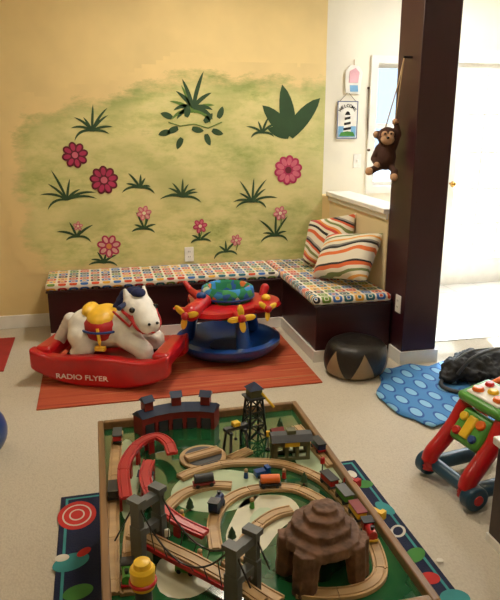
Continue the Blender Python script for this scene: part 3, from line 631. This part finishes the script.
for (x,y,r,m_) in((.03,.065,.026,'orange_plastic'),(.03,-.06,.028,'orange_plastic'),(-.035,.06,.022,'green_plastic'),(-.035,-.06,.022,'red_plastic'),(.0,.0,.026,'yellow_plastic')):
    c=T2@Vector((x,y,.034)); mb=MB(); mb.cone(c,c+Vector((0,0,.018)),r,r*.8,20); mb.build('play_button',m_,tr,bevel=.004)
mb=MB(); mb.tube(catmull([(-.12,-.12,.42),(-.19,-.11,.46),(-.21,0,.47),(-.19,.11,.46),(-.12,.12,.42)],.03),.017,12); mb.build('push_handle','orange_plastic',wk)
# ================================================================ right cabinet, ball
t=thing('low_cabinet','dark brown wooden cabinet with white top at the right edge','cabinet',(1.635,1.42,0))
MB().bb((-.30,-.45,.03),(.3,.365,.39)).build('cabinet_body','dark_wood',t,bevel=.004); MB().bb((-.315,-.465,.39),(.31,.38,.42)).build('cabinet_top','white_plastic',t,bevel=.005); MB().bb((-.305,-.455,0),(.29,.37,.03)).build('plinth','white_plastic',t)
p=at(-14,462,0); o=MB().ball((0,0,0),.13,n=32).build('play_ball','blue_plastic'); o.location=(p.x-.03,p.y+.05,.13); tag(o,'round blue play ball at the left edge of the carpet','ball')
# ================================================================ TRAIN TABLE
TX0,TX1,TY0,TY1=-.045,.73,1.115,2.25; TT=.42; TB=.392
tt=thing('train_table','low wooden train play table with a green top','play table',((TX0+TX1)/2,(TY0+TY1)/2,.009)); L=lambda x,y,z:(x-tt.location.x,y-tt.location.y,z-.009)
MB().bb(L(TX0+.01,TY0+.01,TB-.012),L(TX1-.01,TY1-.01,TB)).build('play_board','board',tt)
for a,b_ in(((TX0,TY0),(TX0+.022,TY1)),((TX1-.022,TY0),(TX1,TY1)),((TX0+.022,TY0),(TX1-.022,TY0+.022)),((TX0+.022,TY1-.022),(TX1-.022,TY1))):
    MB().bb(L(a[0],a[1],.30),L(b_[0],b_[1],TT)).build('side_board','table_wood',tt,bevel=.004)
for x in(TX0+.03,TX1-.09):
    for y in(TY0+.03,TY1-.09): MB().bb(L(x,y,.0095),L(x+.06,y+.06,TB-.012)).build('leg','table_wood',tt,bevel=.004)
def blob(pts,z,m):
    w=[at(a,b_,TB) for a,b_ in pts]; c=catmull([(p.x,p.y,0) for p in w],.02,True); mb=MB(); mb.add([L(p.x,p.y,TB+z) for p in c],[tuple(range(len(c)))]); mb.build('painted_scenery',m,tt)
blob([(175,485),(195,472),(230,470),(262,478),(255,500),(225,512),(190,510),(172,500)],.0006,'pale_paint')
blob([(232,520),(248,498),(285,496),(300,512),(280,530),(262,552),(240,558),(226,540)],.0006,'sand_paint')
blob([(250,518),(260,508),(274,510),(275,520),(262,528),(252,526)],.001,'pale_paint')
blob([(118,450),(130,440),(140,470),(136,500),(126,520),(120,500)],.0006,'pale_paint')
blob([(290,440),(318,448),(345,478),(330,482),(300,468)],.0006,'pale_paint')
blob([(160,560),(200,555),(215,580),(190,598),(160,592)],.0006,'sand_paint')
TW=.019
PROF=[(-TW,0),(TW,0),(TW,.012),(.0145,.012),(.0145,.0085),(.0095,.0085),(.0095,.012),(-.0095,.012),(-.0095,.0085),(-.0145,.0085),(-.0145,.012),(-TW,.012)]
def track(px,label,group,m='track_wood',z=0.0,closed=False,seg=17,zs=None):
    w=[at(a,b_,TB) for a,b_ in px]; pts=[Vector((p.x,p.y,TB+.0015+z+(zs[i] if zs else 0))) for i,p in enumerate(w)]
    c=catmull(pts,.009,closed); n=len(c); i=0
    while i<n-2:
        j=min(n-1,i+seg)
        if n-1-j<5: j=n-1
        q=[p.copy() for p in c[i:j+1]]; q[-1]=q[-1].lerp(q[-2],.15)
        mb=MB(); mb.sweep(q,PROF); o=q[len(q)//2]; tag(mb.build('track_piece',m,origin=(o.x,o.y,o.z),bevel=.0008,seg=1),label,'toy track',group)
        i=j
    return c
G='wooden train track pieces'
track([(180,480),(196,473),(230,465),(280,466),(318,480),(343,502),(364,530),(377,556),(379,578),(362,592),(330,597),(296,594)],'pale wooden track piece of the long outer curve on the table',G+' of the outer curve')
track([(216,552),(214,524),(226,504),(252,492),(290,490),(314,499),(326,508)],'pale wooden track piece of the inner loop around the painted pond',G+' of the inner loop')
track([(280,604),(256,590),(240,574),(226,562)],'pale wooden track piece at the near end of the inner loop',G+' at the near end')
track([(118,434),(115,470),(113,520),(112,597)],'pale wooden track piece of the straight run along the left table side',G+' of the left outer run')
track([(133,520),(130,548),(128,597)],'pale wooden track piece of the second straight run beside the left tower',G+' of the left inner run')
track([(230,461),(250,452)],'pale wooden track piece leading from the turntable towards the station',G+' by the station')
track([(296,428),(312,446),(332,468)],'pale wooden track piece on the far right beside the station',G+' right of the station')
track([(164,514),(182,497),(208,488),(232,488)],'pale wooden track piece across the painted scenery in the middle',G+' in the middle')
track([(238,562),(250,536),(272,518),(292,512)],'pale wooden track piece crossing the painted pond beside the mountain',G+' beside the mountain')
c=track([(127,514),(125,482),(138,459),(156,450),(168,456),(173,468)],'red painted curved track piece on the raised viaduct','red viaduct track pieces','track_red',zs=[.045]*6)
c2=track([(150,474),(146,492),(156,514),(178,532),(206,543)],'red painted sloping track piece beside the suspension bridge','red sloping track pieces','track_red',zs=[.04,.04,.035,.03,.02])
for cc_,ks in((c,(4,13,22,31,40)),(c2,(3,15,27,37))):
    for k in ks:
        if k>=len(cc_)-1: continue
        p=cc_[k]; d=(cc_[k+1]-cc_[k]); a=math.atan2(d.y,d.x); h_=p.z-TB-.0012
        t=thing('bridge_pier','red toy pier holding up the red curved track','bridge pier',(p.x,p.y,TB),a,'red viaduct piers')
        mb=MB(); mb.bb((-.01,-.019,0),(.01,-.011,h_-.008)); mb.bb((-.01,.011,0),(.01,.019,h_-.008)); mb.bb((-.01,-.019,h_-.008),(.01,.019,h_-.0005)); mb.build('pier_frame','track_red',t,weld=False)
p=at(203,459,TB); t=thing('toy_turntable','round wooden toy turntable with a track deck before the engine shed','toy turntable',(p.x,p.y,TB+.001))
MB().cone((0,0,0),(0,0,.010),.080,n=56).build('turntable_base','track_wood',t,bevel=.002)
MB().cone((0,0,.010),(0,0,.0125),.064,n=48).build('turntable_disc','dark_grey',t,bevel=.001)
mb=MB(); mb.sweep([(-.062,.0,.0125),(.062,0,.0125)],PROF); o=mb.build('turntable_track','track_wood',t); o.rotation_euler=(0,0,.3)
# engine shed
p=at(178,430,TB); t=thing('toy_engine_shed','long dark red toy engine shed with navy roof and little roof vents','toy building',(p.x,1.905,TB+.001))
a0,a1=R(61),R(119); nb=5; RI,RO=.260,.318
def arc(r0,r1,aa,ab,n=5): return [(r1*math.cos(aa+(ab-aa)*i/n),r1*math.sin(aa+(ab-aa)*i/n)) for i in range(n+1)]+[(r0*math.cos(ab-(ab-aa)*i/n),r0*math.sin(ab-(ab-aa)*i/n)) for i in range(n+1)]
mb=MB(); mb.prism(arc(RO-.006,RO,a0,a1),0,.07)
for i in range(nb+1): a=a0+(a1-a0)*i/nb; mb.box(((RI+RO)/2*math.cos(a),(RI+RO)/2*math.sin(a),.035),(RO-RI,.012,.07),a)
mb.prism(arc(RI,RI+.006,a0,a1),.044,.072); mb.build('shed_wall','brick_red',t,weld=False)
mb=MB(); m_=(RI+RO)/2
for i in range(5):
    aa=a0-.03+(a1-a0+.06)*i/5; ab=a0-.03+(a1-a0+.06)*(i+1)/5
    P3=lambda r,a,z:(r*math.cos(a),r*math.sin(a),z)
    mb.add([P3(RI-.006,aa,.072),P3(m_,aa,.096),P3(RO+.004,aa,.072),P3(RI-.006,ab,.072),P3(m_,ab,.096),P3(RO+.004,ab,.072)],[(0,1,4,3),(1,2,5,4),(2,0,3,5),(0,2,1),(3,4,5)])
mb.build('shed_roof','slate_roof',t,weld=False)
for i in range(nb):
    a=a0+(a1-a0)*(i+.5)/nb; mb=MB(); mb.box(((RI+.002)*math.cos(a),(RI+.002)*math.sin(a),.021),(.004,.034,.042),a); mb.build('shed_door','dark_grey',t)
for f_ in(.12,.5,.88):
    a=a0+(a1-a0)*f_; x,y=m_*math.cos(a),m_*math.sin(a); mb=MB(); mb.box((x,y,.107),(.034,.034,.035),a); v_=mb.build('roof_vent','brick_red',t); mb=MB(); mb.prism([(-.024,0),(.024,0),(0,.018)],-.022,.022,Matrix.Translation((x,y,.1246))@Matrix.Rotation(a,4,'Z')@RX90); mb.build('vent_roof','slate_roof',v_)
# lattice tower
p=at(254,435,TB); t=thing('toy_tower','tall black lattice toy tower with a small cabin on top','toy tower',(p.x,p.y,TB+.001),.2)
mb=MB(); q=[(-1,-1),(1,-1),(1,1),(-1,1)]; f_=lambda k,z:(q[k][0]*(.034-.012*z/.15),q[k][1]*(.034-.012*z/.15),z)
for k in range(4):
    mb.cone(f_(k,0),f_(k,.15),.0045,n=6)
    for z in(.0,.05,.10): mb.cone(f_(k,z),f_((k+1)%4,z+.05),.0028,n=6); mb.cone(f_((k+1)%4,z),f_(k,z+.05),.0028,n=6); mb.cone(f_(k,z+.05),f_((k+1)%4,z+.05),.0032,n=6)
mb.build('lattice_frame','black_plastic',t)
MB().bb((-.034,-.034,.15),(.034,.034,.156)).build('platform','dark_grey',t); MB().bb((-.022,-.022,.156),(.022,.022,.185)).build('cabin','olive_paint',t)
mb=MB(); mb.add([(-.028,-.028,.185),(.028,-.028,.185),(.028,.028,.185),(-.028,.028,.185),(0,0,.21)],[(0,1,4),(1,2,4),(2,3,4),(3,0,4),(3,2,1,0)]); mb.build('cabin_roof','slate_roof',t)
mb=MB(); mb.cone((.02,-.02,.17),(.055,-.05,.12),.005,n=8); mb.build('chute','yellow_plastic',t)
p=at(236,450,TB); t=thing('toy_crane','dark toy gantry crane with a yellow hoist beside the turntable','toy crane',(p.x,p.y,TB+.001),.3)
mb=MB()
for x in(-.035,.035):
    for y in(-.026,.026): mb.cone((x,y,0),(x*.8,y*.6,.075),.005,n=8)
    mb.bb((x*.8-.006,-.022,.07),(x*.8+.006,.022,.08))
mb.bb((-.045,-.01,.08),(.045,.01,.092)); mb.build('gantry_frame','dark_grey',t,weld=False); MB().bb((-.013,-.013,.0925),(.013,.013,.108)).build('hoist','yellow_plastic',t,bevel=.003)
mb=MB(); mb.cone((0,0,.08),(0,0,.045),.0015,n=6); mb.ball((0,0,.042),.006); mb.build('hook','black_plastic',t)
p=at(293,458,TB); t=thing('toy_station','small olive toy station building with open arches','toy building',(p.x-.005,p.y+.012,TB+.001),-.12)
mb=MB(); 
for y in(-.024,.024):
    for x in(-.055,-.018,.018,.055): mb.bb((x-.006,y-.004,0.01),(x+.006,y+.004,.05))
    mb.bb((-.061,y-.004,.05),(.061,y+.004,.07)); mb.bb((-.061,y-.004,0),(.061,y+.004,.01))
mb.bb((-.068,-.024,0),(-.0615,.024,.07)); mb.build('station_wall','olive_paint',t,weld=False)
mb=MB(); mb.prism([(-.036,0),(.036,0),(.016,.018),(-.016,.018)],-.07,.07,Matrix.Translation((0,0,.0705))@Matrix.Rotation(PI/2,4,'Z')@RX90); mb.build('station_roof','dark_grey',t)
MB().bb((-.025,-.032,.052),(.025,-.0285,.066)).build('name_board','yellow_plastic',t); MB().bb((-.015,-.014,.0888),(.015,.014,.102)).build('roof_box','olive_paint',t)
# suspension bridge
A=at(150,556,TB); B=at(243,606,TB); d=(B-A); Lb=d.length; ang=math.atan2(d.y,d.x)
t=thing('toy_suspension_bridge','grey toy suspension bridge with two arched towers and cables','toy bridge',(A.x,A.y,TB+.001),ang)
HT=.185
for x in(0,Lb):
    mb=MB()
    for y in(-.038,.038): mb.box((x,y,.055),(.040,.018,.11)); mb.box((x,y,.144),(.032,.016,.068)); mb.box((x,y,HT-.002),(.042,.028,.014))
    for z,h_ in((.08,.018),(.155,.022)): mb.box((x,0,z+h_/2),(.024,.060,h_))
    for y in(-.024,.024): mb.box((x,y,.072),(.020,.012,.016))
    mb.build('bridge_tower','grey_plastic',t,weld=False)
mb=MB(); mb.sweep([(-.07,0,.03),(0,0,.045),(Lb*.5,0,.05),(Lb,0,.045),(Lb+.06,0,.035)],PROF); mb.build('bridge_deck','track_wood',t)
for y in(-.023,.023): MB().bb((.0,y-.003,.04),(Lb,y+.003,.052)).build('deck_rail','track_red',t)
for y in(-.038,.038):
    mb=MB(); pts=[(Lb*i/14,y,HT-.115*4*(i/14)*(1-i/14)) for i in range(15)]; mb.tube(pts,.0025,6); mb.tube([(0,y,HT),(-.09,y,.03)],.0025,6); mb.tube([(Lb,y,HT),(Lb+.05,y,.10)],.0025,6)
    for i in range(2,13,2): mb.cone((pts[i][0],y,pts[i][2]),(pts[i][0],y*.65,.05),.0015,n=6)
    mb.build('bridge_cable','black_plastic',t)
# mountain
p=at(330,588,TB); mx,my=p.x,p.y+.055
t=thing('toy_mountain','brown rocky toy mountain with arched tunnel openings','toy mountain',(mx,my,TB+.001),.15); t.scale=(.84,.84,.92)
random.seed(5); mb=MB()
for x,y,r in((-.10,-.055,.028),(-.078,-.07,.02),(.078,-.07,.028),(.105,-.045,.028),(-.105,.05,.03),(.1,.05,.03),(.0,.075,.028),(-.05,.07,.022),(.05,.07,.022)):
    mb.cone((x,y,0.0),(x*.86,y*.9,.12),r,r*1.3,6)
for (cx,cy,zb,zt,r) in((0,.005,.10,.132,.118),(0,.014,.13,.160,.092),(.008,.018,.155,.184,.066),(.012,.018,.182,.202,.040)):
    n=14; pts=[((r*random.uniform(.9,1.06))*math.cos(2*PI*i/n)+cx,(r*.95*random.uniform(.9,1.06))*math.sin(2*PI*i/n)+cy) for i in range(n)]; mb.prism(pts,zb,zt)
o=mb.build('rock_shell','rock',t,remesh=.0035); o.modifiers['s'].iterations=2
tx=bpy.data.textures.new('rockn','CLOUDS'); tx.noise_scale=.02; dm=o.modifiers.new('d','DISPLACE'); dm.texture=tx; dm.strength=.006; dm.mid_level=.5
def car(loc_,rz,kind,label):
    t=thing('toy_train_car',label,'toy train',loc_,rz); main,top,low=kind
    MB().bb((-.034,-.014,.007),(.034,.014,.013)).build('chassis',low,t,bevel=.001)
    b_=MB()
    if top=='cab':
        b_.cone((-.008,0,.025),(.032,0,.025),.012,n=18); b_.bb((-.034,-.014,.013),(-.008,.014,.038)); b_.bb((-.008,-.012,.013),(.03,.012,.02)); b_.build('engine_body',main,t,weld=False)
        MB().bb((-.037,-.016,.038),(-.005,.016,.041)).build('cab_roof','black_plastic',t); MB().cone((.02,0,.036),(.02,0,.047),.004,.006,12).build('funnel','black_plastic',t)
    elif top=='tank':
        b_.cone((-.03,0,.026),(.03,0,.026),.014,n=20); b_.build('tank',main,t,bevel=.002)
    else:
        b_.bb((-.032,-.014,.013),(.032,.014,.032)); b_.build('car_body',main,t,bevel=.002); MB().bb((-.034,-.016,.032),(.034,.016,.036)).build('car_roof',top,t,bevel=.001)
    for x in(-.022,.022):
        for y in(-.014,.014): MB().cone((x,y-.002,.0065),(x,y+.002,.0065),.0065,n=14).build('wheel','black_plastic',t)
def heading(a,b_): p=at(*a,TB);q=at(*b_,TB); return math.atan2(q.y-p.y,q.x-p.x)
ZT=TB+.0138
def on(px,py,a,b_,kind,label,z=ZT): p=at(px,py,TB); car((p.x,p.y,z),heading(a,b_),kind,label)
on(329,489,(318,478),(343,502),('red_plastic','black_plastic','dark_grey'),'red toy train car, farthest in the row at the right side')
on(344,504,(336,494),(356,518),('green_plastic','grey_plastic','black_plastic'),'green toy train car with grey roof in the row at right')
on(357,521,(343,502),(366,534),('yellow_plastic','brick_red','black_plastic'),'yellow toy train car with brick red roof at the right side')
on(369,541,(364,530),(377,556),('red_plastic','cab','yellow_plastic'),'red toy engine with yellow chassis, nearest in the row at right')
on(217,513,(214,524),(226,504),('navy_plastic','cab','black_plastic'),'dark blue toy engine on the inner loop')
on(270,490,(252,491),(290,489),('orange_plastic','tank','black_plastic'),'orange toy tank car on the far side of the inner loop')
on(128,585,(130,548),(128,597),('green_plastic','cab','red_plastic'),'green toy engine on the track near the yellow tower')
on(204,489,(190,492),(222,487),('dark_grey','tank','brick_red'),'dark grey toy tank car on the middle track beside the red viaduct')
on(114,500,(115,470),(113,520),('dark_grey','black_plastic','black_plastic'),'dark grey toy box car on the left table side track')
on(118,444,(118,434),(115,470),('red_plastic','dark_grey','black_plastic'),'red toy box car beside the left end of the engine shed')
on(318,453,(312,446),(332,468),('navy_plastic','black_plastic','red_plastic'),'dark blue toy box car on the track right of the station')
for i,(px,py,m_,lb,rz) in enumerate([(352,486,'red_plastic','small red toy block truck beside the right rim of the train table',-60),(376,518,'yellow_plastic','small yellow toy block truck beside the right rim of the train table',-60),(262,476,'blue_plastic','small blue toy block truck just before the station',10),(186,572,'green_plastic','small green toy block truck below the suspension bridge',-30)]):
    p=at(px,py,TB); t=thing('toy_truck',lb,'toy truck',(p.x,p.y,TB+.0012),R(rz)); mb=MB(); mb.bb((-.025,-.012,.005),(.01,.012,.022)); mb.bb((.012,-.012,.005),(.026,.012,.03)); mb.bb((.008,-.01,.005),(.014,.01,.012)); mb.build('truck_body',m_,t,weld=False)
    for x in(-.015,.017):
        for y in(-.012,.012): MB().cone((x,y-.002,.006),(x,y+.002,.006),.006,n=12).build('wheel','black_plastic',t)
p=at(150,606,TB); t=thing('toy_water_tower','yellow toy water tower with red band by the near left corner','toy tower',(p.x-.014,p.y-.02,TB+.001)); t.scale=(.95,.95,1.35)
mb=MB(); mb.lathe([(0,.0),(.03,.0),(.03,.01),(.022,.014),(.020,.05),(.026,.055)],n=24); mb.build('tower_base','dark_grey',t)
mb=MB(); mb.lathe([(0,.05),(.028,.055),(.031,.09),(.026,.095),(0,.095)],n=28); mb.build('tank','yellow_plastic',t); mb=MB(); mb.lathe([(0,.0955),(.022,.0955),(.02,.104),(0,.108)],n=28); mb.build('tower_cap','yellow_plastic',t); mb=MB(); mb.tube([(.0305*math.cos(2*PI*i/28),.0305*math.sin(2*PI*i/28),.066) for i in range(28)],.004,closed=True); mb.build('tank_band','red_plastic',t)
def toytree(px,py,s_=1):
    p=at(px,py,TB); t=thing('toy_tree','small green cone toy tree standing on the train board','toy tree',(p.x,p.y,TB+.0012),0,'toy trees on the train board'); t.scale=(s_,)*3
    MB().cone((0,0,0),(0,0,.012),.004,n=8).build('trunk','brick_red',t); mb=MB(); mb.cone((0,0,.01),(0,0,.03),.014,.006,12); mb.cone((0,0,.024),(0,0,.046),.011,.001,12); mb.build('foliage','painted_dark_green',t)
for a in((304,484,.9),(232,540,.9),(190,510,.9),(280,428,.9),(145,508,.8)): toytree(*a)
def peg(px,py,m_,lab):
    p=at(px,py,TB); t=thing('toy_peg_figure',lab,'toy figure',(p.x,p.y,TB+.0012)); MB().cone((0,0,0),(0,0,.02),.008,.006,14).build('body',m_,t,bevel=.001); MB().ball((0,0,.026),.007,n=12).build('head','track_wood',t)
peg(246,478,'blue_plastic','blue wooden peg figure standing left of the blue block truck'); peg(284,478,'red_plastic','red wooden peg figure standing right of the blue block truck'); peg(252,508,'green_plastic','green wooden peg figure on the painted pond area'); peg(182,520,'yellow_plastic','yellow wooden peg figure beside the red sloping track'); peg(200,560,'orange_plastic','orange wooden peg figure beyond the suspension bridge deck')
def house(px,py,rz,wm,rm,lab):
    p=at(px,py,TB); t=thing('toy_house',lab,'toy building',(p.x,p.y,TB+.0012),rz); w_=MB().bb((-.02,-.015,0),(.02,.015,.025)).build('house_wall',wm,t,bevel=.001); MB().bb((-.006,-.0165,0.001),(.006,-.015,.016)).build('door','black_plastic',w_)
    mb=MB(); mb.prism([(-.019,0),(.019,0),(0,.016)],-.024,.024,Matrix.Translation((0,0,.0252))@Matrix.Rotation(PI/2,4,'Z')@RX90); mb.build('house_roof',rm,t)
house(277,438,.1,'yellow_plastic','brick_red','tiny yellow toy house with brick red roof beyond the station'); house(146,482,-.4,'white_plastic','slate_roof','tiny white toy house inside the curve of the red viaduct')
def signal(px,py,m_,lab):
    p=at(px,py,TB); t=thing('toy_signal',lab,'toy signal',(p.x,p.y,TB+.0012)); mb=MB(); mb.cone((0,0,0),(0,0,.004),.01,n=14); mb.cone((0,0,0),(0,0,.06),.0025,n=8); mb.build('post','black_plastic',t); MB().bb((-.007,-.004,.05),(.007,.004,.072)).build('signal_head',m_,t,bevel=.002)
signal(268,450,'yellow_plastic','toy signal with yellow head left of the station'); signal(322,478,'red_plastic','toy signal with red head right of the station'); signal(168,553,'white_plastic','toy signal with white head beside the grey bridge tower')
# ================================================================ LIGHTS + CAMERA
def area(loc_,size,pw,col,rot=(0,0,0)):
    l=bpy.data.lights.new('ceiling_lamp','AREA'); l.shape='DISK'; l.size=size; l.energy=pw; l.color=col; o=bpy.data.objects.new('ceiling_lamp',l); C.objects.link(o); o.location=loc_; o.rotation_euler=rot
WARM=(1,.89,.72)
area((.75,3.65,2.66),.35,32,WARM); area((-1.1,2.9,2.66),.35,6,WARM); area((.5,1.3,2.66),.3,13,WARM); area((1.2,.2,2.66),.4,6,WARM); area((3.0,4.2,2.66),.4,34,(.95,.98,1))
s_=bpy.data.lights.new('sun','SUN'); s_.energy=55; s_.angle=R(1.5); s_.color=(1,.99,.97); so=bpy.data.objects.new('sun',s_); C.objects.link(so)
so.rotation_euler=Vector((-.34,-1,-.85)).to_track_quat('-Z','Y').to_euler()
wd=bpy.data.worlds.new('w'); scene.world=wd; wd.use_nodes=True; bg=wd.node_tree.nodes['Background']; bg.inputs[0].default_value=(.84,.92,1,1); bg.inputs[1].default_value=16
cd=bpy.data.cameras.new('camera'); cam=bpy.data.objects.new('camera',cd); C.objects.link(cam); cam.location=CP; cam.rotation_euler=(PI/2-PITCH,0,-YAW)
cd.sensor_fit='VERTICAL'; cd.sensor_height=24; cd.lens=FP/600*24; cd.clip_start=.02; scene.camera=cam
scene.view_settings.view_transform='Standard'; scene.view_settings.exposure=0.0
